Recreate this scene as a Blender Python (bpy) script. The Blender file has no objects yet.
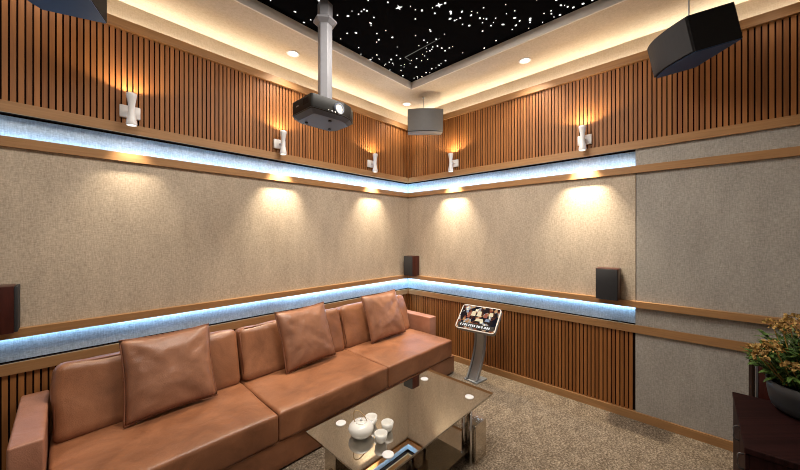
import bpy, bmesh, math, random
from mathutils import Vector, Matrix, noise
C = bpy.context.scene.collection
SC = bpy.context.scene
PI = math.pi
rnd = random.Random(7)

# ------------------------------------------------------------------ node materials
def new_mat(name):
    m = bpy.data.materials.new(name); m.use_nodes = True
    nt = m.node_tree
    b = nt.nodes['Principled BSDF']
    return m, nt, b

def N(nt, typ, **kw):
    n = nt.nodes.new(typ)
    for k, v in kw.items():
        if k in n.inputs.keys(): n.inputs[k].default_value = v
        else: setattr(n, k, v)
    return n

def plain(name, col, rough=0.5, metal=0.0, spec=0.5, coat=0.0):
    m, nt, b = new_mat(name)
    tc = N(nt, 'ShaderNodeTexCoord'); no = N(nt, 'ShaderNodeTexNoise', Scale=35.0, Detail=3.0)
    nt.links.new(tc.outputs['Object'], no.inputs['Vector'])
    mx = N(nt, 'ShaderNodeMixRGB'); mx.inputs[1].default_value = (*[c*0.92 for c in col], 1); mx.inputs[2].default_value = (*[min(1, c*1.06) for c in col], 1)
    nt.links.new(no.outputs['Fac'], mx.inputs[0]); nt.links.new(mx.outputs[0], b.inputs['Base Color'])
    b.inputs['Roughness'].default_value = rough; b.inputs['Metallic'].default_value = metal
    b.inputs['Specular IOR Level'].default_value = spec; b.inputs['Coat Weight'].default_value = coat
    return m

def emit(name, col, s):
    m = bpy.data.materials.new(name); m.use_nodes = True; nt = m.node_tree
    nt.nodes.remove(nt.nodes['Principled BSDF'])
    e = N(nt, 'ShaderNodeEmission'); e.inputs[0].default_value = (*col, 1); e.inputs[1].default_value = s
    nt.links.new(e.outputs[0], nt.nodes['Material Output'].inputs[0])
    return m

def ramp(nt, stops):
    r = N(nt, 'ShaderNodeValToRGB'); el = r.color_ramp.elements
    el[0].position, el[0].color = stops[0][0], (*stops[0][1], 1)
    el[1].position, el[1].color = stops[-1][0], (*stops[-1][1], 1)
    for p, c in stops[1:-1]:
        e = el.new(p); e.color = (*c, 1)
    return r

def mapped(nt, scale):
    tc = N(nt, 'ShaderNodeTexCoord'); mp = N(nt, 'ShaderNodeMapping'); mp.inputs['Scale'].default_value = scale
    nt.links.new(tc.outputs['Object'], mp.inputs['Vector'])
    return mp.outputs['Vector']

def bump(nt, b, src, strength, dist=0.002):
    bp = N(nt, 'ShaderNodeBump', Strength=strength, Distance=dist)
    nt.links.new(src, bp.inputs['Height']); nt.links.new(bp.outputs[0], b.inputs['Normal'])

def fabric(name, dark, light):
    m, nt, b = new_mat(name)
    n1 = N(nt, 'ShaderNodeTexNoise', Scale=1.0, Detail=4.0, Roughness=0.7); nt.links.new(mapped(nt, (150, 150, 28)), n1.inputs['Vector'])
    n2 = N(nt, 'ShaderNodeTexNoise', Scale=1.0, Detail=4.0, Roughness=0.7); nt.links.new(mapped(nt, (40, 40, 150)), n2.inputs['Vector'])
    n3 = N(nt, 'ShaderNodeTexNoise', Scale=1.0, Detail=2.0); nt.links.new(mapped(nt, (9, 9, 3)), n3.inputs['Vector'])
    a = N(nt, 'ShaderNodeMath', operation='ADD'); nt.links.new(n1.outputs['Fac'], a.inputs[0]); nt.links.new(n2.outputs['Fac'], a.inputs[1])
    a2 = N(nt, 'ShaderNodeMath', operation='MULTIPLY_ADD'); nt.links.new(n3.outputs['Fac'], a2.inputs[0]); a2.inputs[1].default_value = 0.35; nt.links.new(a.outputs[0], a2.inputs[2])
    mr = N(nt, 'ShaderNodeMapRange'); mr.inputs[1].default_value = 0.80; mr.inputs[2].default_value = 1.55
    nt.links.new(a2.outputs[0], mr.inputs[0])
    r = ramp(nt, [(0.0, dark), (1.0, light)]); nt.links.new(mr.outputs[0], r.inputs[0])
    nt.links.new(r.outputs[0], b.inputs['Base Color'])
    b.inputs['Roughness'].default_value = 0.95; b.inputs['Specular IOR Level'].default_value = 0.1
    bump(nt, b, a.outputs[0], 0.35, 0.002)
    return m

def board(name, dark, light, pitch, scale, rough=0.45, var=0.5, bmp=0.15):
    """wood whose tone changes from board to board along x+y and with a grain stretched along 'scale'"""
    m, nt, b = new_mat(name)
    tc = N(nt, 'ShaderNodeTexCoord'); sx = N(nt, 'ShaderNodeSeparateXYZ'); nt.links.new(tc.outputs['Object'], sx.inputs[0])
    ad = N(nt, 'ShaderNodeMath', operation='ADD'); nt.links.new(sx.outputs[0], ad.inputs[0]); nt.links.new(sx.outputs[1], ad.inputs[1])
    dv = N(nt, 'ShaderNodeMath', operation='DIVIDE'); nt.links.new(ad.outputs[0], dv.inputs[0]); dv.inputs[1].default_value = pitch
    fl = N(nt, 'ShaderNodeMath', operation='FLOOR'); nt.links.new(dv.outputs[0], fl.inputs[0])
    wn = N(nt, 'ShaderNodeTexWhiteNoise', noise_dimensions='1D'); nt.links.new(fl.outputs[0], wn.inputs['W'])
    no = N(nt, 'ShaderNodeTexNoise', Scale=1.0, Detail=5.0, Roughness=0.65, Distortion=0.4); nt.links.new(mapped(nt, scale), no.inputs['Vector'])
    mx = N(nt, 'ShaderNodeMath', operation='MULTIPLY_ADD'); nt.links.new(wn.outputs['Value'], mx.inputs[0]); mx.inputs[1].default_value = var
    nt.links.new(no.outputs['Fac'], mx.inputs[2])
    mr = N(nt, 'ShaderNodeMapRange'); mr.inputs[1].default_value = 0.3; mr.inputs[2].default_value = 0.75 + var; nt.links.new(mx.outputs[0], mr.inputs[0])
    r = ramp(nt, [(0.0, dark), (1.0, light)]); nt.links.new(mr.outputs[0], r.inputs[0]); nt.links.new(r.outputs[0], b.inputs['Base Color'])
    b.inputs['Roughness'].default_value = rough; b.inputs['Specular IOR Level'].default_value = 0.3
    bump(nt, b, no.outputs['Fac'], bmp, 0.001)
    return m

def leather(name, dark, light, seed):
    m, nt, b = new_mat(name)
    n1 = N(nt, 'ShaderNodeTexNoise', Scale=4.0, Detail=5.0, Roughness=0.6, Distortion=0.6)
    tc = N(nt, 'ShaderNodeTexCoord'); mp = N(nt, 'ShaderNodeMapping'); mp.inputs['Location'].default_value = (seed, 0, 0)
    nt.links.new(tc.outputs['Object'], mp.inputs[0]); nt.links.new(mp.outputs[0], n1.inputs['Vector'])
    r = ramp(nt, [(0.27, dark), (0.70, light)]); nt.links.new(n1.outputs['Fac'], r.inputs[0]); nt.links.new(r.outputs[0], b.inputs['Base Color'])
    v = N(nt, 'ShaderNodeTexVoronoi', Scale=260.0); nt.links.new(tc.outputs['Object'], v.inputs['Vector'])
    n2 = N(nt, 'ShaderNodeTexNoise', Scale=9.0, Detail=3.0, Distortion=1.0); nt.links.new(mp.outputs[0], n2.inputs['Vector'])
    a = N(nt, 'ShaderNodeMath', operation='MULTIPLY_ADD'); nt.links.new(v.outputs['Distance'], a.inputs[0]); a.inputs[1].default_value = 0.12; nt.links.new(n2.outputs['Fac'], a.inputs[2])
    bump(nt, b, a.outputs[0], 0.34, 0.012)
    b.inputs['Roughness'].default_value = 0.36; b.inputs['Specular IOR Level'].default_value = 0.55
    return m

def carpet():
    m, nt, b = new_mat('speckled carpet')
    tc = N(nt, 'ShaderNodeTexCoord')
    n1 = N(nt, 'ShaderNodeTexNoise', Scale=75.0, Detail=6.0, Roughness=0.8); nt.links.new(tc.outputs['Object'], n1.inputs['Vector'])
    n2 = N(nt, 'ShaderNodeTexNoise', Scale=14.0, Detail=3.0); nt.links.new(tc.outputs['Object'], n2.inputs['Vector'])
    a = N(nt, 'ShaderNodeMath', operation='MULTIPLY_ADD'); nt.links.new(n2.outputs['Fac'], a.inputs[0]); a.inputs[1].default_value = 0.16; nt.links.new(n1.outputs['Fac'], a.inputs[2])
    r = ramp(nt, [(0.40, (0.045, 0.032, 0.021)), (0.57, (0.160, 0.121, 0.087)), (0.76, (0.47, 0.385, 0.295))]); nt.links.new(a.outputs[0], r.inputs[0])
    nt.links.new(r.outputs[0], b.inputs['Base Color']); b.inputs['Roughness'].default_value = 1.0; b.inputs['Specular IOR Level'].default_value = 0.05
    bump(nt, b, n1.outputs['Fac'], 0.8, 0.012)
    return m

def mirror_glass(name, tint, refl, trans_tint):
    m = bpy.data.materials.new(name); m.use_nodes = True; nt = m.node_tree
    nt.nodes.remove(nt.nodes['Principled BSDF'])
    g = N(nt, 'ShaderNodeBsdfGlossy'); g.inputs['Color'].default_value = (*tint, 1); g.inputs['Roughness'].default_value = 0.004
    t = N(nt, 'ShaderNodeBsdfTransparent'); t.inputs['Color'].default_value = (*trans_tint, 1)
    x = N(nt, 'ShaderNodeMixShader'); x.inputs[0].default_value = refl
    nt.links.new(t.outputs[0], x.inputs[1]); nt.links.new(g.outputs[0], x.inputs[2])
    nt.links.new(x.outputs[0], nt.nodes['Material Output'].inputs[0])
    return m

def poster():
    m = bpy.data.materials.new('lit screen picture'); m.use_nodes = True; nt = m.node_tree
    nt.nodes.remove(nt.nodes['Principled BSDF'])
    v = N(nt, 'ShaderNodeTexVoronoi', Scale=1.0); nt.links.new(mapped(nt, (24, 24, 30)), v.inputs['Vector'])
    n = N(nt, 'ShaderNodeTexNoise', Scale=1.0, Detail=3.0); nt.links.new(mapped(nt, (30, 30, 42)), n.inputs['Vector'])
    hs = N(nt, 'ShaderNodeSeparateColor'); nt.links.new(v.outputs['Color'], hs.inputs[0])
    a = N(nt, 'ShaderNodeMath', operation='MULTIPLY'); nt.links.new(hs.outputs[0], a.inputs[0]); nt.links.new(n.outputs['Fac'], a.inputs[1])
    r = ramp(nt, [(0.0, (0.01, 0.01, 0.015)), (0.17, (0.03, 0.018, 0.014)), (0.27, (0.30, 0.08, 0.04)), (0.36, (0.55, 0.33, 0.14)), (0.45, (0.20, 0.26, 0.36)), (0.55, (0.95, 0.8, 0.55))])
    nt.links.new(a.outputs[0], r.inputs[0])
    e = N(nt, 'ShaderNodeEmission'); e.inputs[1].default_value = 1.1; nt.links.new(r.outputs[0], e.inputs[0])
    nt.links.new(e.outputs[0], nt.nodes['Material Output'].inputs[0])
    return m

M = {}
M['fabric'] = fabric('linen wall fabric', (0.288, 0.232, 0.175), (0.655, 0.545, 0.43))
M['fabric_grey'] = fabric('dim grey wall linen', (0.215, 0.195, 0.172), (0.46, 0.425, 0.385))  # greyer, darker copy of the wall fabric; dim light put into its colour
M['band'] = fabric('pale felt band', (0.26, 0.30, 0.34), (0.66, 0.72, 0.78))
M['soffit'] = fabric('cream soffit fabric', (0.44, 0.36, 0.27), (0.60, 0.51, 0.40))
M['slat'] = board('walnut slats', (0.165, 0.057, 0.0145), (0.385, 0.155, 0.046), 0.030, (60, 60, 2.2), 0.5, 0.45)
M['groove'] = plain('dark groove felt and shade', (0.018, 0.009, 0.006), 0.9, spec=0.05)
M['oak'] = board('oak trim', (0.27, 0.137, 0.055), (0.47, 0.262, 0.118), 1.27, (3, 3, 70), 0.45, 0.45)
M['carpet'] = carpet()
M['leather'] = leather('cognac leather', (0.150, 0.056, 0.025), (0.315, 0.130, 0.062), 0)
M['leather_pillow'] = leather('tan pillow leather', (0.170, 0.070, 0.038), (0.325, 0.150, 0.086), 5)
M['leather_arm'] = leather('pinkish brown leather', (0.27, 0.112, 0.066), (0.40, 0.185, 0.118), 9)
M['piping'] = plain('dark leather piping', (0.20, 0.075, 0.038), 0.5)
M['edge'] = plain('ceiling edge trim', (0.70, 0.64, 0.58), 0.6)
M['black'] = plain('black ceiling felt', (0.0025, 0.0025, 0.003), 0.95, spec=0.02)
M['star'] = emit('star fibre light', (1, 0.98, 0.95), 1.6)
M['star_dim'] = emit('dim star fibre light', (0.9, 0.9, 0.8), 0.16)
M['lamp'] = emit('lamp glass', (1.0, 0.93, 0.82), 3.0)
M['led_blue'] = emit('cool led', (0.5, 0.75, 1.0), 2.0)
M['led_warm'] = emit('warm led', (1.0, 0.80, 0.52), 2.0)
M['white'] = plain('white lacquer', (0.72, 0.70, 0.70), 0.35)
M['ceramic'] = plain('white ceramic', (0.80, 0.78, 0.74), 0.22, coat=0.3)
M['bamboo'] = plain('bamboo handle', (0.45, 0.30, 0.14), 0.5)
M['speaker'] = plain('charcoal speaker shell', (0.013, 0.0125, 0.013), 0.65, spec=.12)
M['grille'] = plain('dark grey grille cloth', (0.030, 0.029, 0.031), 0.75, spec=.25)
M['speaker_under'] = plain('speaker underside with blue reflection', (0.035, 0.075, 0.16), 0.5, spec=.2)  # blue reflection of the LED bands put into the base colour
M['grille_lit'] = plain('grey grille cloth', (0.125, 0.12, 0.117), 0.55)  # lighter copy of the grille cloth; light on the corner speaker put into colour
M['rosewood'] = board('rosewood veneer', (0.020, 0.005, 0.004), (0.075, 0.015, 0.010), 5.0, (45, 45, 6), 0.3, 0.1, 0.05)
M['mahogany'] = board('dark mahogany veneer', (0.007, 0.003, 0.003), (0.027, 0.0095, 0.0088), 0.012, (90, 3, 4), 0.5, 0.5, 0.1); M['mahogany'].node_tree.nodes['Principled BSDF'].inputs['Specular IOR Level'].default_value = .05
M['steel'] = plain('satin steel', (0.45, 0.46, 0.48), 0.35, metal=0.9)
M['handle'] = plain('dull steel handle', (0.10, 0.095, 0.095), 0.4, metal=.6)
M['steel_dark'] = plain('grey stand paint', (0.26, 0.27, 0.29), 0.4, metal=0.4)
M['leg'] = plain('brushed chrome with carpet reflection tint', (0.66, 0.60, 0.52), 0.16, metal=1.0)  # beige tint stands in for the carpet reflected in the chrome
M['chrome'] = plain('chrome', (0.80, 0.79, 0.78), 0.06, metal=1.0)
M['pole'] = plain('pale grey pole paint', (0.19, 0.187, 0.205), 0.4)
M['proj'] = plain('black projector plastic', (0.010, 0.009, 0.0085), 0.42, spec=.2)
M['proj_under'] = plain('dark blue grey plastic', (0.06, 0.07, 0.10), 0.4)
M['lens'] = emit('lit lens', (1.0, 0.86, 0.62), 2.5)
M['pot'] = plain('charcoal glazed pot', (0.022, 0.024, 0.027), 0.45)
M['soil'] = plain('potting soil', (0.03, 0.02, 0.013), 0.95)
M['leaf'] = board('green leaves', (0.025, 0.06, 0.012), (0.12, 0.20, 0.045), 0.013, (30, 30, 30), 0.45, 0.8)
M['petal'] = board('amber petals', (0.19, 0.10, 0.026), (0.47, 0.30, 0.09), 0.009, (50, 50, 50), 0.6, 0.8)
M['stemgreen'] = plain('green stems', (0.06, 0.10, 0.03), 0.6)
M['glass'] = mirror_glass('bronze mirrored table glass', (0.60, 0.575, 0.53), 0.84, (0.48, 0.44, 0.39))
M['glass_low'] = mirror_glass('smoked shelf glass', (0.60, 0.55, 0.48), 0.40, (0.40, 0.36, 0.31))
M['poster'] = poster(); M['bezel'] = plain('pale grey screen frame', (.50, .47, .46), .4)
M['glyph'] = emit('screen lettering', (1, 1, 1), 1.2)

# ------------------------------------------------------------------ mesh helpers
def box(bm, x0, x1, y0, y1, z0, z1, mi=0):
    v = [bm.verts.new(p) for p in ((x0,y0,z0),(x1,y0,z0),(x1,y1,z0),(x0,y1,z0),(x0,y0,z1),(x1,y0,z1),(x1,y1,z1),(x0,y1,z1))]
    for f in ((0,3,2,1),(4,5,6,7),(0,1,5,4),(1,2,6,5),(2,3,7,6),(3,0,4,7)):
        fc = bm.faces.new([v[i] for i in f]); fc.material_index = mi

def bevel(bm, w, seg=2):
    bmesh.ops.bevel(bm, geom=bm.edges[:], offset=w, segments=seg, affect='EDGES', profile=0.5)

def prism(bm, pts, z0, z1, mi=0):
    lo = [bm.verts.new((x, y, z0)) for x, y in pts]; hi = [bm.verts.new((x, y, z1)) for x, y in pts]
    n = len(pts)
    bm.faces.new(lo[::-1]).material_index = mi; bm.faces.new(hi).material_index = mi
    for i in range(n): bm.faces.new((lo[i], lo[(i+1) % n], hi[(i+1) % n], hi[i])).material_index = mi

def lathe(bm, prof, n=32, ctr=(0, 0, 0), close=True, mi=0):
    rings = []
    for r, z in prof:
        rings.append([bm.verts.new((ctr[0]+r*math.cos(2*PI*k/n), ctr[1]+r*math.sin(2*PI*k/n), ctr[2]+z)) for k in range(n)])
    for a, b in zip(rings, rings[1:]):
        for k in range(n):
            bm.faces.new((a[k], a[(k+1) % n], b[(k+1) % n], b[k])).material_index = mi
    if close:
        bm.faces.new(rings[0][::-1]).material_index = mi; bm.faces.new(rings[-1]).material_index = mi

def tube(bm, pts, r, n=10, mi=0, r1=None):
    pts = [Vector(p) for p in pts]; rings = []
    up = Vector((0, 0, 1))
    for i, p in enumerate(pts):
        t = (pts[min(i+1, len(pts)-1)] - pts[max(i-1, 0)]).normalized()
        a = t.cross(up)
        if a.length < 1e-3: a = t.cross(Vector((0, 1, 0)))
        a.normalize(); b = t.cross(a)
        rr = r if r1 is None else r + (r1-r)*i/(len(pts)-1)
        rings.append([bm.verts.new(p + rr*(math.cos(2*PI*k/n)*a + math.sin(2*PI*k/n)*b)) for k in range(n)])
    for A, B in zip(rings, rings[1:]):
        for k in range(n): bm.faces.new((A[k], A[(k+1) % n], B[(k+1) % n], B[k])).material_index = mi
    bm.faces.new(rings[0][::-1]).material_index = mi; bm.faces.new(rings[-1]).material_index = mi

def soft_box(bm, hx, hy, hz, r, crown=(0, 0, 0), wr=0.0, seed=0, n=14, mat=None):
    """rounded upholstered block centred on the origin; crown = bulge of the x, y and z faces"""
    h = (hx, hy, hz)
    def coords(a):
        L = [-a + r*(1-math.cos(PI/2*k/4))*1.0 for k in range(4)]
        mid = [(-(a-r)) + 2*(a-r)*k/n for k in range(n+1)]
        return L + mid + [-c for c in reversed(L)]
    cs = [coords(a) for a in h]
    cache = {}
    def vert(p):
        key = tuple(round(c, 5) for c in p)
        if key in cache: return cache[key]
        inner = Vector([max(-(h[i]-r), min(h[i]-r, p[i])) for i in range(3)])
        d = Vector(p) - inner
        q = inner + (d.normalized()*r if d.length > 1e-9 else d)
        s = [q[i]/h[i] for i in range(3)]
        for i in range(3):
            j, k = (i+1) % 3, (i+2) % 3
            q[i] += crown[i]*s[i]*max(0, 1-s[j]**2)**0.6*max(0, 1-s[k]**2)**0.6
        if wr:
            q += wr*noise.noise_vector(Vector((q.x*3.2+seed*7.1, q.y*5.0, q.z*5.0)))
            q.z += 0.5*wr*noise.noise(Vector((q.x*9+seed, q.y*11, q.z*9)))
        cache[key] = bm.verts.new(mat @ q if mat else q)
        return cache[key]
    for i in range(3):
        j, k = (i+1) % 3, (i+2) % 3
        for sgn in (-1, 1):
            for a in range(len(cs[j])-1):
                for b in range(len(cs[k])-1):
                    def P(u, v):
                        p = [0, 0, 0]; p[i] = sgn*h[i]; p[j] = cs[j][u]; p[k] = cs[k][v]; return p
                    q = [P(a, b), P(a+1, b), P(a+1, b+1), P(a, b+1)]
                    if sgn < 0: q.reverse()
                    vs = [vert(x) for x in q]
                    if len(set(vs)) == 4: bm.faces.new(vs)

def obj(name, bm, mats, parent=None, smooth=False, loc=None):
    bmesh.ops.recalc_face_normals(bm, faces=bm.faces[:])
    me = bpy.data.meshes.new(name); bm.to_mesh(me); bm.free()
    for m in (mats if isinstance(mats, (list, tuple)) else [mats]): me.materials.append(m)
    if smooth:
        for p in me.polygons: p.use_smooth = True
        if smooth == 'auto':
            try: me.set_sharp_from_angle(angle=math.radians(35))
            except Exception: pass
    o = bpy.data.objects.new(name, me); C.objects.link(o)
    if parent: o.parent = parent
    if loc: o.location = loc
    return o

def B(): return bmesh.new()
def thing(name, label, cat, loc=(0, 0, 0), group=None, rotz=0):
    o = bpy.data.objects.new(name, None); C.objects.link(o); o.location = loc; o.rotation_euler = (0, 0, rotz); o.empty_display_size = 0.05
    return tag(o, label, cat, group)
def tag(o, label, cat, group=None, kind=None):
    o['label'] = label; o['category'] = cat
    if group: o['group'] = group
    if kind: o['kind'] = kind
    return o
def st(o, label, cat): return tag(o, label, cat, None, 'structure')
def copy_tree(o, parent=None):
    c = o.copy(); C.objects.link(c)
    if parent: c.parent = parent
    for ch in list(o.children): copy_tree(ch, c)
    return c
def one(fn, *a, **k):
    bm = B(); fn(bm, *a, **k); return bm

def light(kind, name, loc, energy, color, rot=None, **kw):
    L = bpy.data.lights.new(name, kind); L.energy = energy; L.color = color
    for k, v in kw.items(): setattr(L, k, v)
    o = bpy.data.objects.new(name, L); C.objects.link(o); o.location = loc
    if rot: o.rotation_euler = rot
    return o

# ------------------------------------------------------------------ room setting
X0, Y0, ZC = -4.9, -3.7, 3.12      # far ends of the two seen walls, soffit height
SEAM = -2.475                      # where the lit bands of the right wall stop
OPEN = -0.506                      # inner edge of the soffit

st(obj('floor', one(box, X0-.1, .2, Y0-.1, .2, -.1, 0), M['carpet']), 'brown and beige speckled carpet covering the whole floor', 'floor')

LED_W, COVE_W = 2.7, 3.0
def wall_parts(kind):
    """kind 'left': wall lies in y=0, runs along x; 'right': lies in x=0, runs along y"""
    end = X0 if kind == 'left' else Y0
    def bx(bm, s0, s1, d0, d1, z0, z1, mi=0):      # s along wall (0 = corner, negative outwards), d = depth behind the face
        if kind == 'left': box(bm, s0, s1, d0, d1, z0, z1, mi)
        else: box(bm, d0, d1, s0, s1, z0, z1, mi)
    led_end = end if kind == 'left' else SEAM
    w = obj('wall_'+kind, one(bx, end, .2, .10, .2, 0, 3.3), M['fabric'])
    st(w, {'left': 'long fabric wall with walnut slats and lit bands behind the leather sofa', 'right': 'fabric wall with walnut slats and lit bands behind the touchscreen stand'}[kind], 'wall')
    # cove board above the slats
    bm = B(); bx(bm, end, .10, .08, .10, 2.86, ZC); obj('cove_board', bm, M['soffit'], w)
    def slats(z0, z1, s_end):
        bm = B(); bx(bm, s_end, 0, .022, .035, z0, z1, 1)
        n = int(round(-s_end/.03))
        for k in range(n):
            s = -k*.03
            bx(bm, s-.0260, s-.0040, .003, .024, z0, z1, 1); bx(bm, s-.0260, s-.0040, 0, .003, z0, z1, 0)  # slat sides coloured dark to stand in for shade between slats
        return obj('slat_panel', bm, [M['slat'], M['groove']], w)
    slats(2.24, 2.90, end)
    slats(.06, .715, led_end)
    # main fabric panel
    bm = B(); bx(bm, led_end, 0, 0, .09, .955, 2.0); obj('fabric_panel', bm, M['fabric'], w)
    if kind == 'right':
        g = .006
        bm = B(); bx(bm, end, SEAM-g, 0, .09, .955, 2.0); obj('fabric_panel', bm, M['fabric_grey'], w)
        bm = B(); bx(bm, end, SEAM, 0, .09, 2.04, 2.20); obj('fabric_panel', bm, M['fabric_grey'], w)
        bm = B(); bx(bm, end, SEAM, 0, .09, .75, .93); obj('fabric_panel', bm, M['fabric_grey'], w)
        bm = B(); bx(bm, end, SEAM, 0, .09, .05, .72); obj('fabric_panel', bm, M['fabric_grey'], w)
        bm = B(); bx(bm, SEAM-.02, SEAM+.0, .02, .09, .05, 2.2); obj('dark_joint', bm, M['groove'], w)
    # recessed bands with their light strips
    for z0, z1, slot in ((2.02, 2.179, (2.176, 2.20)), (.766, .93, (.74, .770))):
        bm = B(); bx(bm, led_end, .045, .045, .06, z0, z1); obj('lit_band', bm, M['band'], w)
        bm = B(); bx(bm, led_end, .05, .06, .075, slot[0]-.0, slot[1]); obj('shadow_gap', bm, M['groove'], w)
    bm = B(); bx(bm, end, .05, -.004, .058, .706, .758); bx(bm, end, .05, -.004, .058, 2.192, 2.238); obj('shadow_gap', bm, M['groove'], w)  # black fillers added as a painted shadow line along the rails
    bm = B(); bx(bm, led_end+.01, 0, .012, .030, 2.030, 2.036); obj('led_strip', bm, M['led_blue'], w)
    bm = B(); bx(bm, led_end+.01, 0, .026, .042, .907, .9108); obj('led_strip', bm, M['led_blue'], w)
    bm = B(); bx(bm, end+.05, 0, .046, .066, 2.925, 2.931); obj('led_strip', bm, M['led_warm'], w)
    # light of the strips, power raised by segment to brighten the corner
    L = -led_end
    segs = [(0.0, .22, 1.35), (.22, .5, 1.0), (.5, 1.0, .62)]
    if kind == 'left': segs = [(0, .13, 1.5), (.13, .35, 1.05), (.35, .60, .60), (.60, 1.0, .34)]
    for a, b_, k in segs:
        s = -(a+b_)/2*L; ln = (b_-a)*L
        for z, up in ((2.040, True), (.903, False)):
            p = (s, .021 if up else .029, z) if kind == 'left' else (.021 if up else .029, s, z)
            rx = PI if up else 0
            rot = (rx, 0, 0) if kind == 'left' else (rx, 0, PI/2)
            light('AREA', 'band light', p, LED_W*(1.0 if up else .85)*k*ln, (0.36, 0.66, 1.0), rot, shape='RECTANGLE', size=ln, size_y=.016)
    ln = -end
    p = (-ln/2, .069, 2.934) if kind == 'left' else (.069, -ln/2, 2.934)
    light('AREA', 'cove light', p, COVE_W*ln, (1.0, 0.91, 0.76), (PI, 0, 0) if kind == 'left' else (PI, 0, PI/2), shape='RECTANGLE', size=ln, size_y=.02)
    # trims
    i0 = 0 if kind == 'left' else 5
    side = 'left' if kind == 'left' else 'right'
    where = {'left': 'on the wall behind the sofa', 'right': 'on the wall behind the touchscreen stand'}[kind]
    for i, (z0, z1, d0, d1, what) in enumerate(((2.888, 2.952, -.02, .035, 'uppermost oak rail below the ceiling cove'), (2.186, 2.250, -.02, -.004, 'oak rail closing off the foot of the upper slats'),
                                            (1.992, 2.050, -.022, .010, 'oak rail below the upper blue band'), (.911, .960, -.040, .045, 'oak speaker ledge above the lower blue band'),
                                            (.704, .766, -.02, -.004, 'oak rail below the lower blue band'))):
        bm = B(); bx(bm, end, 0 if d0 < 0 else .05, d0, d1, z0, z1)
        if d0 < 0: # fill the corner so both runs meet
            pass
        if i == 2: bx(bm, end, 0, .0, .045, z0, 2.024)
        st(obj('trim_%d' % (i0+i+1), bm, M['oak']), '%s, %s' % (what, where), 'trim')
    bm = B(); bx(bm, end, 0, -.018, .09, 0, .064)
    st(obj('baseboard_'+side, bm, M['oak']), 'oak baseboard %s' % {'left': 'behind the leather sofa', 'right': 'behind the touchscreen stand'}[kind], 'baseboard')


wall_parts('left'); wall_parts('right')
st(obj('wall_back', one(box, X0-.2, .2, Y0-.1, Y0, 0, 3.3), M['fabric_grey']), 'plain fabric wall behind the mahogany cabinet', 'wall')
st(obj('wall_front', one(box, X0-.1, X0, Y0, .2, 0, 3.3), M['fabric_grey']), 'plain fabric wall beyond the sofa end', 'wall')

# ceiling: soffit frame, edge trim, star panel
OX, OY = X0-OPEN, Y0-OPEN
bm = B()
box(bm, X0, .10, OPEN, .10, ZC, 3.2); box(bm, OPEN, .10, OY, OPEN, ZC, 3.2)
box(bm, X0, OX, OY, OPEN, ZC, 3.2); box(bm, X0, .10, Y0, OY, ZC, 3.2)
ceil = obj('ceiling', bm, M['soffit']); st(ceil, 'cream soffit around a black star panel', 'ceiling')
bm = B(); t = .012
box(bm, OX, OPEN, OPEN-t, OPEN+.001, ZC-.003, 3.20); box(bm, OPEN-t, OPEN+.001, OY, OPEN, ZC-.003, 3.20)
box(bm, OX-.001, OX+t, OY, OPEN, ZC-.003, 3.20); box(bm, OX, OPEN, OY-.001, OY+t, ZC-.003, 3.20)
obj('edge_trim', bm, M['edge'], ceil)
ZS = 3.194
panel = obj('star_panel', one(box, OX-.05, OPEN+.05, OY-.05, OPEN+.05, ZS, ZS+.05), M['black'], ceil); panel['label'] = 'black panel pricked with tiny white star lights'
def star_disc(bm, x, y, r, sx, ang, n=8, spikes=0):
    top = []; 
    for dz in (0, -.0025):
        ring = []
        for k in range(n):
            a = 2*PI*k/n; rr = r
            if spikes: rr = r*(2.2 if k % 2 == 0 else .7)
            px, py = rr*sx*math.cos(a), rr*math.sin(a)
            ring.append(bm.verts.new((x+px*math.cos(ang)-py*math.sin(ang), y+px*math.sin(ang)+py*math.cos(ang), ZS+dz)))
        top.append(ring)
    a, b = top
    bm.faces.new(b[::-1])
    for k in range(n): bm.faces.new((a[k], a[(k+1) % n], b[(k+1) % n], b[k]))
stars = []
while len(stars) < 640:
    x = rnd.uniform(OX+.02, OPEN-.02); y = rnd.uniform(OY+.02, OPEN-.02)
    if x < -3.0: continue
    dens = .42 + .9*noise.noise(Vector((x*2.1, y*2.1, 4.0)))
    if rnd.random() > dens+.12: continue
    stars.append((x, y, rnd.choice([.003, .004, .005, .006, .0075])))
def seen(s):
    x, y, r = s
    # how large it shows: radius over distance, only in front of the viewer
    d = (x+3.172)*.7274 + (y+2.844)*.6862
    if d < .4: return 0
    u = ((x+3.172)*.6862 - (y+2.844)*.7274)/d; v = (ZS-1.5)/d
    return r*r/d**3 if (abs(u) < 1.27 and v < .74) else 0
stars.sort(key=seen, reverse=True)
vis = [s for s in stars if seen(s) > 0]
print('STARS in view', len(vis), 'of', len(stars))
for s in stars[:100]:
    obj('star_light', one(star_disc, s[0], s[1], s[2], rnd.uniform(1.0, 1.7), rnd.uniform(0, PI)), M['star'], panel)
bm = B()
for s in stars[100:]: star_disc(bm, s[0], s[1], s[2], rnd.uniform(1.0, 1.6), rnd.uniform(0, PI))
sf = obj('star_light_field', bm, M['star'], panel); sf['kind'] = 'stuff'
for sx_, sy_ in ((-1.458, -1.217), (-1.274, -1.45)):
    obj('star_light', one(star_disc, sx_, sy_, .012, 1, .4, 8, 1), M['star'], panel)
bm = B(); tube(bm, [(-.939, -.803, ZS-.003), (-.944, -1.02, ZS-.003), (-.948, -1.221, ZS-.003)], .0035, 6, 0, .0012)
tube(bm, [(-.939, -.803, ZS-.003), (-.847, -.799, ZS-.003)], .003, 6, 0, .001)
obj('comet_light', bm, M['star_dim'], panel)

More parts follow.
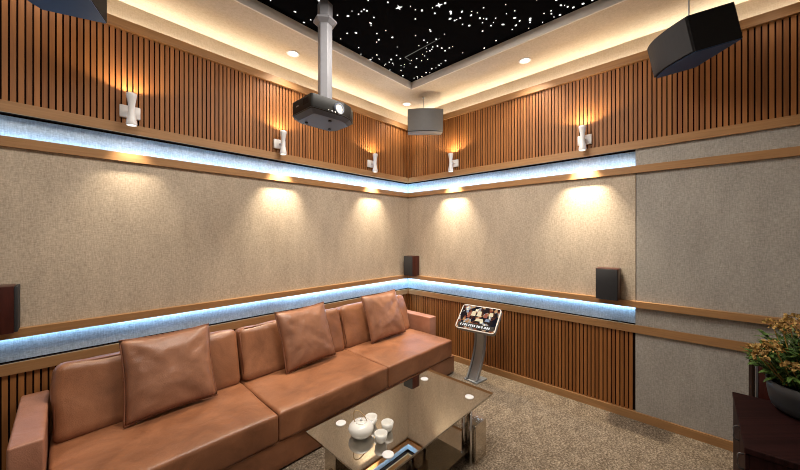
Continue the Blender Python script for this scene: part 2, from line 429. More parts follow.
# recessed downlights in the soffit
def downlight():
    t = thing('recessed_downlight', '', 'light')
    lathe_bm = B(); lathe(lathe_bm, [(.040, .0), (.042, -.004), (.052, -.006), (.056, -.003), (.056, .0)], 28, close=False)
    obj('trim_ring', lathe_bm, M['white'], t, True)
    obj('lens', one(lathe, [(.0405, .0), (.0405, -.003)], 28), M['lamp'], t)
    return t
dl0 = downlight()
dls = [(-1.767, -.199, 'round downlight in the soffit beside the projector pole'),
       (-.225, -1.668, 'round downlight in the soffit over the right wall'),
       (-.248, -.205, 'round downlight in the room corner above the hanging centre speaker')]
for i, (x, y, lb) in enumerate(dls):
    o = dl0 if i == 0 else copy_tree(dl0)
    o.location = (x, y, ZC); tag(o, lb, 'light', 'recessed soffit downlights')

# ------------------------------------------------------------------ wall sconces (hourglass up-down lights)
def sconce():
    t = thing('wall_sconce', '', 'wall light')           # local: wall in plane y=0, room toward -y, origin at middle
    bm = B(); box(bm, -.055, .055, -.022, 0, -.042, .042); bevel(bm, .004, 2); obj('wall_plate', bm, M['white'], t, 'auto')
    bm = B(); tube(bm, [(0, -.02, 0), (0, -.085, 0)], .012, 12); obj('bracket', bm, M['white'], t, True)
    bm = B()
    prof = [(q_*.88, z_) for q_, z_ in [(.031, -.107), (.034, -.095), (.031, -.075), (.024, -.045), (.020, -.015), (.019, 0), (.020, .015), (.023, .045), (.029, .075), (.033, .095), (.031, .107), (.027, .1065), (.025, .098)]]
    lathe(bm, prof, 28, (0, -.085, 0), False); obj('shade', bm, M['white'], t, True)
    for s in (-1, 1):
        bm = B(); lathe(bm, [(.0222, -.002), (.0222, .002)], 20, (0, -.085, s*.101)); obj('lamp_disc', bm, M['lamp'], t)
    return t
sc0 = sconce()
scs = [('L', -2.866, 'hourglass wall sconce on slats, farthest from the room corner of the sofa wall'), ('L', -1.803, 'hourglass wall sconce on slats below and left of the projector'),
       ('L', -.673, 'hourglass wall sconce on sofa wall, nearest to the room corner'), ('R', -.745, 'hourglass wall sconce on the right wall beside the hanging centre speaker'),
       ('R', -2.113, 'hourglass wall sconce above the rosewood speaker by the fabric seam')]
SC_UP, SC_DN = 8.0, 125.0
ks = {(-2.866): .8}
for i, (w, s, lb) in enumerate(scs):
    o = sc0 if i == 0 else copy_tree(sc0)
    z = 2.333
    if w == 'L': o.location = (s, 0, z)
    else: o.location = (0, s, z); o.rotation_euler = (0, 0, -PI/2)
    tag(o, lb, 'wall light', 'hourglass wall sconces')
    px = (s, -.085, 0) if w == 'L' else (-.085, s, 0)
    k = (1.3 if w == 'R' else 1.0)
    kd = k
    if s < -2.5: k, kd = .8, .3
    light('SPOT', 'sconce up light', (px[0], px[1], z+.112), SC_UP*k, (1.0, .78, .50), (PI, 0, 0), spot_size=math.radians(150), spot_blend=.2, shadow_soft_size=.018)
    light('SPOT', 'sconce down light', (px[0], px[1], z-.112), SC_DN*kd, (1.0, .86, .64), (0, 0, 0), spot_size=math.radians(76), spot_blend=1.0, shadow_soft_size=.02)

# ------------------------------------------------------------------ sofa
sofa = thing('leather_sofa', 'long low cognac leather sofa along the fabric wall with three seats', 'sofa', (-1.75, -.5, 0))
def par(name, bm, mat, p, smooth=True):
    """child built in world coordinates"""
    bmesh.ops.translate(bm, verts=bm.verts[:], vec=-Vector(p.location if not p.parent else p.parent.location))
    return obj(name, bm, mat, p, smooth)
def sbox(x0, x1, y0, y1, z0, z1, r, **k):
    bm = B(); soft_box(bm, (x1-x0)/2, (y1-y0)/2, (z1-z0)/2, r, mat=Matrix.Translation(((x0+x1)/2, (y0+y1)/2, (z0+z1)/2)), **k); return bm
par('base', sbox(-3.24, -.283, -.925, -.06, .012, .190, .008, n=4), M['leather'], sofa)
par('back_frame', sbox(-3.20, -.30, -.105, -.035, .19, .62, .02, n=8), M['leather'], sofa)
par('armrest', sbox(-3.345, -3.235, -.70, -.04, .012, .580, .012, n=6), M['leather_arm'], sofa)
par('armrest', sbox(-.272, -.155, -.585, -.04, .012, .530, .012, n=6), M['leather_arm'], sofa)
xs = [-3.228, -2.252, -1.288, -.335]
for i in range(3):
    a, b = xs[i]+.002, xs[i+1]-.002
    c = par('seat_cushion', sbox(a, b, -.936, -.14, 0.193, .372, .018, crown=(0, .004, .018), wr=.006, seed=i+1, n=22), M['leather'], sofa)
    bm = B()
    ring = [(a+.018, -.928, .360), (b-.018, -.928, .360), (b-.006, -.915, .359), (b-.004, -.40, .360)]
    tube(bm, ring, .0045, 6)
    tube(bm, [(a+.004, -.40, .360), (a+.006, -.915, .359), (a+.018, -.928, .360)], .0045, 6)
    par('piping', bm, M['piping'], c)
for i in range(3):
    a, b = xs[i]+.006, xs[i+1]-.006
    R = Matrix.Translation(((a+b)/2, -.222, .548)) @ Matrix.Rotation(math.radians(-17), 4, 'X')
    bm = B(); soft_box(bm, (b-a)/2, .088, .205, .048, crown=(0, .014, .012), wr=.012, seed=i+11, n=26, mat=R)
    c = par('back_cushion', bm, M['leather'], sofa)
    bm = B(); hw, hz_ = (b-a)/2, .205
    loop = [(-hw+.010, -.068, -hz_+.05), (-hw+.010, -.068, hz_-.05), (-hw+.045, -.074, hz_-.012), (hw-.045, -.074, hz_-.012), (hw-.010, -.068, hz_-.05), (hw-.010, -.068, -hz_+.05)]
    tube(bm, [R @ Vector(p) for p in loop], .0045, 6); par('piping', bm, M['piping'], c)

# throw pillows
def pillow(bm, W, H, T, seed, n=30):
    g = {}
    for s in (1, -1):
        for i in range(n+1):
            for j in range(n+1):
                u, v = -1+2*i/n, -1+2*j/n
                edge = i in (0, n) or j in (0, n)
                if edge and s < 0: g[s, i, j] = g[1, i, j]; continue
                t = (max(0, 1-u**4)*max(0, 1-v**4))**.5
                x = W/2*u*(1-.055*(1-v*v)) ; z = H/2*v*(1-.055*(1-u*u))
                w = noise.noise(Vector((u*2.1+seed, v*2.1, s*3)))*.011 + noise.noise(Vector((u*6+seed, v*6, s*3)))*.004
                rad = abs(u*v)
                w += .013*math.sin(10*(abs(u)-abs(v)))*rad*(1-rad)
                g[s, i, j] = bm.verts.new((x, (-T/2*t if s > 0 else .18*T*t) + w*t*(1 if s > 0 else .3), z))
        for i in range(n):
            for j in range(n):
                bm.faces.new((g[s, i, j], g[s, i+1, j], g[s, i+1, j+1], g[s, i, j+1]))
def pillow_edge(bm, W, H, r=.005, n=16):
    pts = []
    for k in range(n): pts.append((-1+2*k/n, -1))
    for k in range(n): pts.append((1, -1+2*k/n))
    for k in range(n): pts.append((1-2*k/n, 1))
    for k in range(n+1): pts.append((-1, 1-2*k/n))
    tube(bm, [(W/2*u*(1-.055*(1-v*v)), 0, H/2*v*(1-.055*(1-u*u))) for u, v in pts], r, 6)
for i, (x, w, h, ry, rz, lb) in enumerate(((-2.70, .485, .485, 0, 2, 'square tan leather throw pillow farthest from the room corner on the sofa'),
                                   (-1.725, .49, .485, -1.5, 3, 'square tan leather throw pillow on the middle sofa seat'),
                                   (-.803, .49, .485, -2, -3, 'square tan leather throw pillow on the sofa seat nearest the room corner'))):
    t = thing('throw_pillow', lb, 'pillow', (x, -.460, .400), 'leather throw pillows on the sofa')
    R = Matrix.Rotation(math.radians(rz), 4, 'Z') @ Matrix.Rotation(math.radians(-20), 4, 'X') @ Matrix.Rotation(math.radians(ry), 4, 'Y') @ Matrix.Translation((0, 0, h/2))
    bm = B(); pillow(bm, w, h, .132, i*5.3); bmesh.ops.transform(bm, matrix=R, verts=bm.verts[:]); obj('cover', bm, M['leather_pillow'], t, True)
    bm = B(); pillow_edge(bm, w, h); bmesh.ops.transform(bm, matrix=R, verts=bm.verts[:]); obj('piping', bm, M['piping'], t, True)

# ------------------------------------------------------------------ coffee table
tb = thing('glass_coffee_table', 'low bronze mirrored glass coffee table on chrome blocks', 'table', (-1.638, -1.485, 0))
tx0, tx1, ty0, ty1 = -2.2254, -1.0786, -1.7844, -1.2095
bm = one(box, tx0, tx1, ty0, ty1, .358, .370); bevel(bm, .0015, 1); par('tabletop', bm, M['glass'], tb, False)
par('shelf', one(box, tx0+.13, tx1-.13, ty0+.03, ty1-.03, .085, .093), M['glass_low'], tb, False)
for dx, dy in ((-2.041, -1.292), (-1.250, -1.293), (-1.248, -1.690), (-2.037, -1.689)):
    sx = -1 if dx < -1.6 else 1
    cx = dx-sx*.025
    cy = dy + (.050 if dy > -1.4 else -.050)
    bm = one(box, cx-.068, cx+.068, cy-.055, cy+.055, .0, .25); bevel(bm, .002, 1)
    par('leg', bm, M['leg'], tb, False)
    for ey in ((-.026, .026) if sx > 0 else ()):  # tubes added to imitate the bright reflection on the block side
        bm = B(); tube(bm, [(cx-sx*.088, cy+ey, 0), (cx-sx*.088, cy+ey, .358)], .013, 16); par('tube', bm, M['chrome'], tb, True)
    bm = B(); lathe(bm, [(.022, 0), (.022, .006), (.014, .010), (.014, .095), (.022, .099), (.022, .108)], 20, (dx, dy, .25)); par('post', bm, M['chrome'], tb, 'auto')
    bm = B(); lathe(bm, [(.030, 0), (.030, .003), (.027, .005)], 28, (dx, dy, .370)); par('disc_cap', bm, M['white'], tb, 'auto')

# tea set
TZ = .3705
tp = thing('teapot', 'round white ceramic teapot with bamboo hoop handle on the glass table', 'teapot', (-2.030, -1.467, TZ))
bm = B(); lathe(bm, [(.036, 0), (.042, .002), (.057, .011), (.068, .027), (.071, .041), (.067, .055), (.055, .068), (.040, .075), (.030, .077)], 40); obj('body', bm, M['ceramic'], tp, True)
bm = B(); lathe(bm, [(.032, .0765), (.031, .079), (.022, .081), (.006, .082)], 32); lid = obj('lid', bm, M['ceramic'], tp, True)
bm = B(); lathe(bm, [(.004, .0815), (.004, .084), (.007, .086), (.006, .090), (.002, .0915)], 16); obj('knob', bm, M['ceramic'], lid, True)
dr = Vector((.93, -.36, 0)).normalized()
bm = B(); tube(bm, [dr*.052+Vector((0, 0, .038)), dr*.072+Vector((0, 0, .048)), dr*.084+Vector((0, 0, .060)), dr*.092+Vector((0, 0, .070))], .014, 14, 0, .007); obj('spout', bm, M['ceramic'], tp, True)
dh = Vector((.75, -.66, 0))
bm = B(); pts = []
for k in range(19):
    a = PI*k/18; pts.append(dh*(.034*math.cos(a)) + Vector((0, 0, .074)) + Vector((-.018*math.sin(a), .018*math.sin(a), .064*math.sin(a))))
tube(bm, pts, .0028, 8); obj('handle', bm, M['bamboo'], tp, True)
def teacup():
    t = thing('teacup', '', 'cup')
    bm = B(); lathe(bm, [(.019, 0), (.020, .004), (.027, .010), (.033, .026), (.0355, .050), (.0335, .050), (.031, .027), (.024, .013), (.010, .010)], 32)
    obj('cup', bm, M['ceramic'], t, True)
    return t
cup0 = teacup()
for i, (x, y, lb) in enumerate(((-1.926, -1.4345, 'white teacup tucked just behind the teapot spout'), (-1.901, -1.5455, 'white teacup farthest from the teapot'), (-1.9945, -1.591, 'white teacup nearest the front edge of the glass table'))):
    o = cup0 if i == 0 else copy_tree(cup0)
    o.location = (x, y, TZ); tag(o, lb, 'cup', 'white teacups by the teapot')

# ------------------------------------------------------------------ song touchscreen on a curved stand
kc = Vector((-.346, -1.249, .658)); ka = Vector((.0956, -.9954, 0)); kv = Vector((.722, .070, .688)); kn = ka.cross(kv).normalized()
kt = thing('touchscreen_stand', 'touchscreen kiosk on a curved grey stand by the right wall', 'kiosk', (-.29, -1.215, 0), None)
KR = Matrix((( ka.x, kv.x, kn.x, kc.x), (ka.y, kv.y, kn.y, kc.y), (ka.z, kv.z, kn.z, kc.z), (0, 0, 0, 1)))
def rrect(w, h, r, n=6):
    P = []
    for cx, cy, a0 in ((w/2-r, h/2-r, 0), (-w/2+r, h/2-r, PI/2), (-w/2+r, -h/2+r, PI), (w/2-r, -h/2+r, 1.5*PI)):
        for k in range(n+1): a = a0+PI/2*k/n; P.append((cx+r*math.cos(a), cy+r*math.sin(a)))
    return P
def kpart(name, bm, mat, parent=None, sm=False):
    bmesh.ops.transform(bm, matrix=KR, verts=bm.verts[:])
    bmesh.ops.translate(bm, verts=bm.verts[:], vec=-kt.location)
    return obj(name, bm, mat, parent or kt, sm)
hs = kpart('housing', one(prism, rrect(.400, .276, .03), -.045, -.004), M['steel_dark'], sm='auto')
kpart('bezel', one(prism, rrect(.412, .286, .034), -.006, .004), M['bezel'], sm='auto')['label'] = 'white rounded screen frame'
# the lit picture gets its own object space so its pattern follows the screen
dm = bpy.data.meshes.new('display'); bm = one(prism, rrect(.392, .266, .018), .004, .006); bm.to_mesh(dm); bm.free(); dm.materials.append(M['poster'])
dsp = bpy.data.objects.new('display', dm); C.objects.link(dsp); dsp.parent = kt; dsp.matrix_local = Matrix.Translation(-kt.location) @ KR
dsp['label'] = 'lit screen with a crowded picture and a white caption'
bm = B(); prism(bm, [(-.185, -.118), (.185, -.118), (.185, -.070), (-.185, -.070)], .006, .0066)
kpart('caption_bar', bm, M['proj'], kt)
bm = B(); x = -.160
gr = random.Random(3)
while x < .15:
    w = gr.choice([.012, .016, .020]); 
    for q in range(3):
        yy = -.104 + q*.008
        a = gr.uniform(0, w*.4); prism(bm, [(x+a, yy), (x+w, yy), (x+w, yy+.0045), (x+a, yy+.0045)], .0066, .0072)
    xx = x+gr.uniform(.1, .8)*w; prism(bm, [(xx, -.106), (xx+.004, -.106), (xx+.003, -.082), (xx, -.082)], .0066, .0072)
    x += w+gr.choice([.004, .005, .012])
kpart('caption', bm, M['glyph'], kt)
bm = B()
for (cx, cy, w, h, mi) in ((-.06, .045, .05, .055, 0), (-.105, .02, .03, .06, 1), (.0, .05, .05, .06, 0), (.07, .04, .04, .05, 1), (.12, .06, .045, .04, 0), (.02, -.02, .09, .03, 0), (-.13, .06, .025, .03, 2), (.10, -.01, .05, .03, 2)):
    prism(bm, [(cx-w/2, cy-h/2), (cx+w/2, cy-h/2), (cx+w*.35, cy+h/2), (cx-w*.35, cy+h/2)], .006, .0065, mi)
kpart('screen_picture', bm, [emit('cream picture', (.95, .78, .50), .9), emit('red picture', (.42, .13, .08), .9), emit('blue picture', (.35, .42, .55), .8)], kt)
# curved stand: two rails with a plate between; starts at floor, sweeps up to the housing
foot = Vector((-.325, -1.165, .012)); topk = kc - kn*.05 + kv*(-.03)
def curve_pt(f):
    p1 = Vector((-.215, -1.19, .22)); p2 = Vector((-.235, -1.24, .46))
    return (1-f)**3*foot + 3*(1-f)**2*f*p1 + 3*(1-f)*f*f*p2 + f**3*topk
side = Vector((.096, -.995, 0)).normalized()
def strip(bm, off, hw, th, w0=1.0, w1=1.0, n=18):
    prev = None
    for k in range(n+1):
        f = k/n; p = curve_pt(f); t = (curve_pt(min(1, f+.02))-curve_pt(max(0, f-.02))).normalized()
        nn = side.cross(t).normalized(); s = w0+(w1-w0)*f
        c = p + side*off*s
        ring = [bm.verts.new(c + side*a*hw + nn*b*th) for a, b in ((-1, -1), (1, -1), (1, 1), (-1, 1))]
        if prev:
            for q in range(4): bm.faces.new((prev[q], prev[(q+1) % 4], ring[(q+1) % 4], ring[q]))
        else: bm.faces.new(ring)
        prev = ring
    bm.faces.new(prev)
def kp2(name, bm, mat, sm=False):
    bmesh.ops.translate(bm, verts=bm.verts[:], vec=-kt.location); return obj(name, bm, mat, kt, sm)
bm = B(); strip(bm, 0, .040, .006, 1, 1); kp2('stand_panel', bm, M['steel'], 'auto')
for o_ in (-.052, .052):
    bm = B(); strip(bm, o_, .008, .020, 1, .9); kp2('stand_rail', bm, M['steel_dark'], 'auto')
bm = B(); prism(bm, [(-.345, -1.085), (-.175, -1.105), (-.185, -1.265), (-.36, -1.24)], 0, .014); bevel(bm, .003, 1); kp2('base_plate', bm, M['steel_dark'])

# ------------------------------------------------------------------ small rosewood speakers on the ledge
def shelf_speaker(lb, x0, x1, y0, y1, front):
    z0, z1 = .963, 1.217
    t = thing('bookshelf_speaker', lb, 'speaker', ((x0+x1)/2, (y0+y1)/2, z0), 'rosewood speakers on the ledge')
    g = .014
    c = [x0, x1, y0, y1]; gb = c[:]
    if front == '-x': c[0] += g; gb[1] = x0+g
    if front == '+x': c[1] -= g; gb[0] = x1-g
    bm = one(box, *c, z0, z1); bevel(bm, .003, 2); par('cabinet', bm, M['rosewood'], t, 'auto')
    e = .004
    if front in ('-x', '+x'): gb[2] += e; gb[3] -= e
    bm = one(box, *gb, z0+e, z1-e); bevel(bm, .003, 2); par('grille', bm, M['grille'], t, 'auto')
    return t
shelf_speaker('small rosewood speaker on the ledge tucked into the room corner', -.150, -.008, -.205, -.055, '-x')
shelf_speaker('small rosewood speaker on the right wall ledge beside the fabric seam', -.150, -.004, -2.380, -2.222, '-x')
shelf_speaker('small rosewood speaker on the sofa wall ledge, cut by the photo edge', -3.60, -3.348, -.150, -.006, '+x')

# ------------------------------------------------------------------ hanging speakers
def hung_speaker(lb, ctr, f, w, d, h, pitch, rod, roll=0, lit=False):
    """f = horizontal facing direction; pitch = degrees the front dips"""
    t = thing('hanging_speaker', lb, 'speaker', (ctr[0], ctr[1], ctr[2]), 'black speakers hung from the soffit')
    fy = math.atan2(f[1], f[0])
    R = Matrix.Rotation(fy, 4, 'Z') @ Matrix.Rotation(math.radians(pitch), 4, 'Y') @ Matrix.Rotation(math.radians(roll), 4, 'X')
    # local: front = +x, width along y
    n = 14; bul = .045
    outline = [(-d/2, -w/2+.03), (-d/2+.02, -w/2)]
    front = []
    for k in range(n+1):
        u = -1+2*k/n; front.append((d/2-bul+bul*(1-u*u), u*w/2))
    shell = [(-d/2, -w/2), (-d/2+.0, -w/2)] ; shell = [(-d/2, -w/2)] + [(x-.014, y) for x, y in front] + [(-d/2, w/2)]
    bm = B(); prism(bm, shell, -h/2+.006, h/2); bmesh.ops.transform(bm, matrix=R, verts=bm.verts[:]); obj('shell', bm, M['speaker'], t)
    gr_ = [(x-.012, y*.985) for x, y in front] + [(x, y*.985) for x, y in reversed(front)]
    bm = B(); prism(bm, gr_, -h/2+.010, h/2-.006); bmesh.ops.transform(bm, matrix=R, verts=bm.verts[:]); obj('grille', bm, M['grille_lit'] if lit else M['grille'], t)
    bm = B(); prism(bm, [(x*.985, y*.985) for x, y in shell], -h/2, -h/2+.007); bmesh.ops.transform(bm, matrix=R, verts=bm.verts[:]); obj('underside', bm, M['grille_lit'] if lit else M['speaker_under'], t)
    p0 = Vector((rod[0]-ctr[0], rod[1]-ctr[1], 0)); top = ZC-ctr[2] if abs(rod[0]) < .5 or abs(rod[1]) < .5 else ZS-ctr[2]
    bm = B(); tube(bm, [(p0.x, p0.y, h/2-.02), (p0.x, p0.y, top)], .0045, 8); lathe(bm, [(.018, top-.008), (.018, top-.0005)], 16, (p0.x, p0.y, 0)); obj('hanging_rod', bm, M['steel'], t)
    return t
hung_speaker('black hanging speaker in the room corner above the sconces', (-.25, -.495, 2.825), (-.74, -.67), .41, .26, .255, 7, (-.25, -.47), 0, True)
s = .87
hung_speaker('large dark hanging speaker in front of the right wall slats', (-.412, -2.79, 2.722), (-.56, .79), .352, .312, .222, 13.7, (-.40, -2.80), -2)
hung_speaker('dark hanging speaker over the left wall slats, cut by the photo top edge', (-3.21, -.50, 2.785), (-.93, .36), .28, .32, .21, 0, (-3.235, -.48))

# ------------------------------------------------------------------ projector on its ceiling pole
px_, py_ = -1.855, -.841
pr = thing('projector_pole', 'pale grey square ceiling pole with flared collar carrying the projector', 'pole', (px_, py_, 2.40))
def ngon(r, n=6, a0=0): return [(r*math.cos(a0+2*PI*k/n), r*math.sin(a0+2*PI*k/n)) for k in range(n)]
bm = B(); prism(bm, ngon(.053, 6, .3), .0355, 3.13-2.40+.0); bevel(bm, .003, 1); obj('shaft', bm, M['pole'], pr)
bm = B()
for (r0, z0), (r1, z1) in zip([(.054, .632), (.086, .655), (.086, .668), (.057, .688)], [(.086, .655), (.086, .668), (.057, .688)]):
    A_ = [bm.verts.new((*p, z0)) for p in ngon(r0, 6, .3)]; B_ = [bm.verts.new((*p, z1)) for p in ngon(r1, 6, .3)]
    for k in range(6): bm.faces.new((A_[k], A_[(k+1) % 6], B_[(k+1) % 6], B_[k]))
bmesh.ops.remove_doubles(bm, verts=bm.verts[:], dist=1e-4); obj('collar', bm, M['pole'], pr)
bm = B(); prism(bm, ngon(.055, 6, .3), .685, ZS-2.40-.0005); obj('ceiling_sleeve', bm, M['pole'], pr)
pj_ = thing('projector', 'black ceiling projector with glowing round lens hung from the pole', 'projector', (-1.87, -.845, 2.325))
# plan outline, front faces -y
def plan(e=0, y0=-.155, y1=.150):
    return [(-.192-e, y1-.05), (-.192-e, y0+.012), (-.182-e, y0-e), (.06, y0-.014-e), (.135+e, y0+.010-e), (.205+e, y0+.07), (.205+e, y1-.05), (.16, y1+e), (-.15, y1+e)]
bm = B(); prism(bm, plan(), .010, .108); bevel(bm, .005, 2); obj('body', bm, M['proj'], pj_, 'auto')
bm = B(); lo = [(x*.80, y*.80) for x, y in plan()]; hi = plan(.002)
A_ = [bm.verts.new((x, y, -.014)) for x, y in lo]; B_ = [bm.verts.new((x, y, .016)) for x, y in hi]
bm.faces.new(A_[::-1]); bm.faces.new(B_)
for k in range(len(A_)): bm.faces.new((A_[k], A_[(k+1) % len(A_)], B_[(k+1) % len(A_)], B_[k]))
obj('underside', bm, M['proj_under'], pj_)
def ycyl(bm, prof, n, ctr):
    lathe(bm, prof, n); bmesh.ops.transform(bm, matrix=Matrix.Translation(ctr) @ Matrix.Rotation(PI/2, 4, 'X'), verts=bm.verts[:])
lx = .016
bm = B(); ycyl(bm, [(.041, -.006), (.041, .010), (.036, .016), (.030, .016), (.028, .006)], 28, (lx, -.163, .052)); ring_ = obj('lens_ring', bm, M['proj_under'], pj_, 'auto')
bm = B(); ycyl(bm, [(.027, .0), (.027, .0075), (.02, .012), (.008, .014)], 24, (lx, -.163, .052)); obj('lens', bm, M['lens'], pj_, True)
bm = B()
for k in range(6): box(bm, -.193, -.1905, -.115+k*.012, -.108+k*.012, .050, .092)
obj('vent', bm, M['groove'], pj_)
bm = one(box, -.1935, -.1905, .015, .045, .060, .068); obj('badge', bm, M['steel'], pj_)
for k in range(4):
    bm = B(); ycyl(bm, [(.004, 0), (.004, .004)], 10, (-.07+.028*k, -.166, .022)); obj('button', bm, M['steel'], pj_)
for x, y in ((-.10, .07), (.10, .07), (.0, -.08)):
    bm = B(); lathe(bm, [(.012, -.021), (.012, -.012)], 14, (x, y, 0)); obj('foot', bm, M['proj'], pj_)
bm = B(); box(bm, -.05, .06, -.03, .05, .107, .1095); obj('mount_plate', bm, M['steel_dark'], pj_)

# ------------------------------------------------------------------ cabinet, floor speaker, plant
cb = thing('cabinet', 'dark mahogany cabinet with steel handles below the flowering plant', 'cabinet', (-.88, -3.25, 0))
cx0, cx1, cy0, cy1 = -1.205, -.555, -3.42, -2.990
bm = one(box, cx0+.008, cx1-.008, cy0, cy1-.012, .05, .575); par('body', bm, M['mahogany'], cb, False)
bm = one(box, cx0, cx1, cy0-.005, cy1+.004, .575, .600); bevel(bm, .002, 1); par('top', bm, M['mahogany'], cb, False)
bm = one(box, cx0+.02, cx1-.02, cy0+.02, cy1-.04, 0, .05); par('plinth', bm, M['groove'], cb, False)
for a, b, hx_ in ((cx0+.011, -.957, -1.150), (-.953, cx1-.011, -.927)):
    bm = one(box, a, b, cy1-.013, cy1+.001, .056, .569); bevel(bm, .002, 1); d_ = par('door', bm, M['mahogany'], cb, False)
    z_ = .565 if hx_ > -1 else .545
    bm = B(); tube(bm, [(hx_, cy1, z_), (hx_, cy1+.016, z_-.002), (hx_, cy1+.020, z_-.012), (hx_, cy1+.020, z_-.055), (hx_, cy1+.016, z_-.065), (hx_, cy1, z_-.067)], .0035, 8)
    par('handle', bm, M['handle'], d_, True)
fs = thing('floor_speaker', 'tall rosewood floor speaker with silver edge beside the mahogany cabinet', 'speaker', (-.375, -3.25, 0))
fy = -3.069
bm = one(box, -.45, -.30, -3.44, fy-.026, 0, .768); bevel(bm, .003, 2); par('cabinet', bm, M['rosewood'], fs, 'auto')
bm = one(box, -.452, -.298, fy-.026, fy-.013, .002, .770); bevel(bm, .002, 1); par('silver_edge', bm, M['steel'], fs, 'auto')
bm = one(box, -.450, -.300, fy-.013, fy, .004, .768); bevel(bm, .003, 1); par('grille', bm, M['groove'], fs, 'auto')

pc = Vector((-.648, -3.262, .600))
pl = thing('potted_plant', 'potted plant with amber flower heads in a charcoal bowl on the cabinet', 'plant', pc)
bm = B(); lathe(bm, [(.090, 0), (.118, .005), (.140, .022), (.150, .055), (.157, .100), (.162, .152), (.155, .153), (.149, .115), (.145, .105)], 44, close=False); bm.faces.new([v for v in bm.verts[:44]][::-1]); obj('pot', bm, M['pot'], pl, True)
bm = B(); lathe(bm, [(.147, .118), (.10, .128), (.02, .132)], 30); obj('soil', bm, M['soil'], pl, True)
pr_ = random.Random(21)
def leaf(bm, base, tip, w, up):
    base, tip = Vector(base), Vector(tip); ax = tip-base; L = ax.length; ax.normalize()
    sd = ax.cross(up)
    if sd.length < .05: sd = ax.cross(Vector((1, 0, 0)))
    sd.normalize(); nrm = sd.cross(ax)
    rows = []
    for f, ww, dz in ((0, .12, 0), (.25, .75, .03), (.55, 1.0, .02), (.82, .55, -.05), (1.0, .05, -.14)):
        c = base + ax*L*f + nrm*dz*L
        rows.append((bm.verts.new(c - sd*w*ww/2 + nrm*w*.14*ww), bm.verts.new(c), bm.verts.new(c + sd*w*ww/2 + nrm*w*.14*ww)))
    for a, b in zip(rows, rows[1:]):
        bm.faces.new((a[0], a[1], b[1], b[0])); bm.faces.new((a[1], a[2], b[2], b[1]))
stems = []
def ok(p): # keep clear of the floor speaker
    q = p+pc
    if p.xy.length > .19 and p.z < .21: return False
    return not (q.x > -.47 and q.y < -3.04 and q.z < .80)
for k in range(120):
    a = 2*PI*k*.618; ph = 1.32*((k+.5)/120)**.6
    L = pr_.uniform(.84, 1.06)
    tip = Vector((math.cos(a)*math.sin(ph)*.235*L, math.sin(a)*math.sin(ph)*.235*L, .135+math.cos(ph)*.275*L))
    base = Vector((math.cos(a)*.08*ph, math.sin(a)*.08*ph, .12))
    if not ok(tip): continue
    stems.append((base, tip, a))
bmS, bmL = B(), B()
for base, tip, a in stems:
    mid = (base+tip)/2 + Vector((0, 0, .03))
    pts = [(1-f)**2*base+2*f*(1-f)*mid+f*f*tip for f in (0, .33, .66, 1)]
    tube(bmS, pts, .003, 5, 0, .002)
    for q in range(14):
        f = pr_.uniform(.22, 1.0); p = (1-f)**2*base+2*f*(1-f)*mid+f*f*tip
        b2 = a + pr_.uniform(-1.7, 1.7); el = pr_.uniform(-.25, .95); Lf = pr_.uniform(.040, .075)
        t2 = p + Vector((math.cos(b2)*math.cos(el), math.sin(b2)*math.cos(el), math.sin(el)))*Lf
        if ok(t2): leaf(bmL, p, t2, pr_.uniform(.016, .024), Vector((0, 0, 1)))
obj('stems', bmS, M['stemgreen'], pl, True)
me_l = obj('foliage', bmL, M['leaf'], pl)
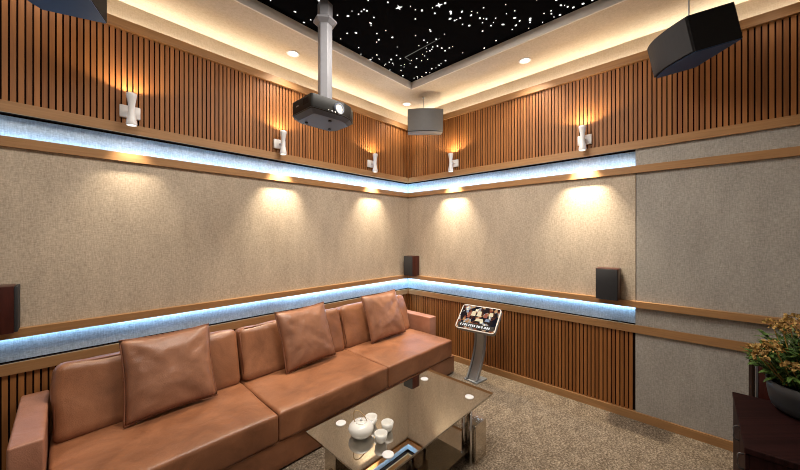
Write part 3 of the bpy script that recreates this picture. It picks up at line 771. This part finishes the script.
# flower heads where the photo shows them and over the rest of the crown
heads = [(-.185, .200, .335), (-.155, .155, .362), (-.130, .215, .318), (-.195, .150, .350), (-.215, .205, .310), (-.03, .085, .452), (-.075, .115, .430), (.03, .06, .470), (-.10, .05, .425), (-.215, .045, .335), (-.205, .00, .350), (-.16, -.10, .37), (-.02, -.10, .455), (.08, .13, .42), (-.20, .105, .280)]
for h_ in heads:
    h_ = Vector(h_)
    bm = B()
    for q in range(40):
        d = Vector((pr_.gauss(0, 1), pr_.gauss(0, 1), pr_.gauss(.35, .8))).normalized()
        b_ = h_ + Vector((d.x*.024, d.y*.024, d.z*.015))*pr_.uniform(.4, 1.1); leaf(bm, b_, b_+d*pr_.uniform(.012, .020), pr_.uniform(.012, .018), Vector((pr_.uniform(-1, 1), pr_.uniform(-1, 1), .6)))
    tube(bm, [Vector((h_.x*.5, h_.y*.5, .16)), h_*.98], .0025, 5)
    obj('flower_head', bm, M['petal'], pl)

# ------------------------------------------------------------------ lamps of the room and added fill
W_ = (1.0, .90, .76)
DL = 44.0
for (x, y, k) in ((-1.767, -.199, .9), (-.225, -1.668, 1.0), (-.248, -.205, .7), (-3.30, -.2, .15), (-.24, -3.2, .10), (-1.9, -3.5, .4), (-3.4, -3.5, .3)):  # first three have fixtures; the others are unseen, added as fill
    light('SPOT', 'downlight', (x, y, ZC-.012), DL*k, W_, (0, 0, 0), spot_size=math.radians(125), spot_blend=.8, shadow_soft_size=.045)
# unseen soft fill added below the star panel, no fixture there
light('AREA', 'added fill light', (-1.60, -1.65, ZS-.02), 66, (1.0, .93, .83), (0, 0, 0), shape='RECTANGLE', size=1.3, size_y=.9)
light('AREA', 'added fill light', (-3.3, -1.75, ZS-.02), 28, (1.0, .93, .83), (0, 0, 0), shape='RECTANGLE', size=.9, size_y=.9)
light('POINT', 'projector lens light', (-1.835, -1.06, 2.366), .6, (1, .9, .7), shadow_soft_size=.02)

w = bpy.data.worlds.new('room air'); SC.world = w; w.use_nodes = True
w.node_tree.nodes['Background'].inputs[0].default_value = (.02, .02, .02, 1)

# ------------------------------------------------------------------ camera
cam = bpy.data.cameras.new('camera'); cam.sensor_width = 36; cam.lens = 316/800*36; cam.shift_y = -1/800; cam.clip_start = .02
co = bpy.data.objects.new('camera', cam); C.objects.link(co); SC.camera = co
co.location = (-3.172, -2.844, 1.5); co.rotation_euler = (PI/2, 0, math.radians(43.328-90))
vs = SC.view_settings; vs.view_transform = 'Standard'; vs.look = 'None'; vs.gamma = 1; vs.exposure = 0.0; vs.use_curve_mapping = False
try:
    SC.cycles.use_denoising = True; SC.cycles.denoising_prefilter = 'ACCURATE'; SC.cycles.filter_width = 1.0; SC.cycles.max_bounces = 8; SC.cycles.sample_clamp_indirect = 6
except Exception: pass
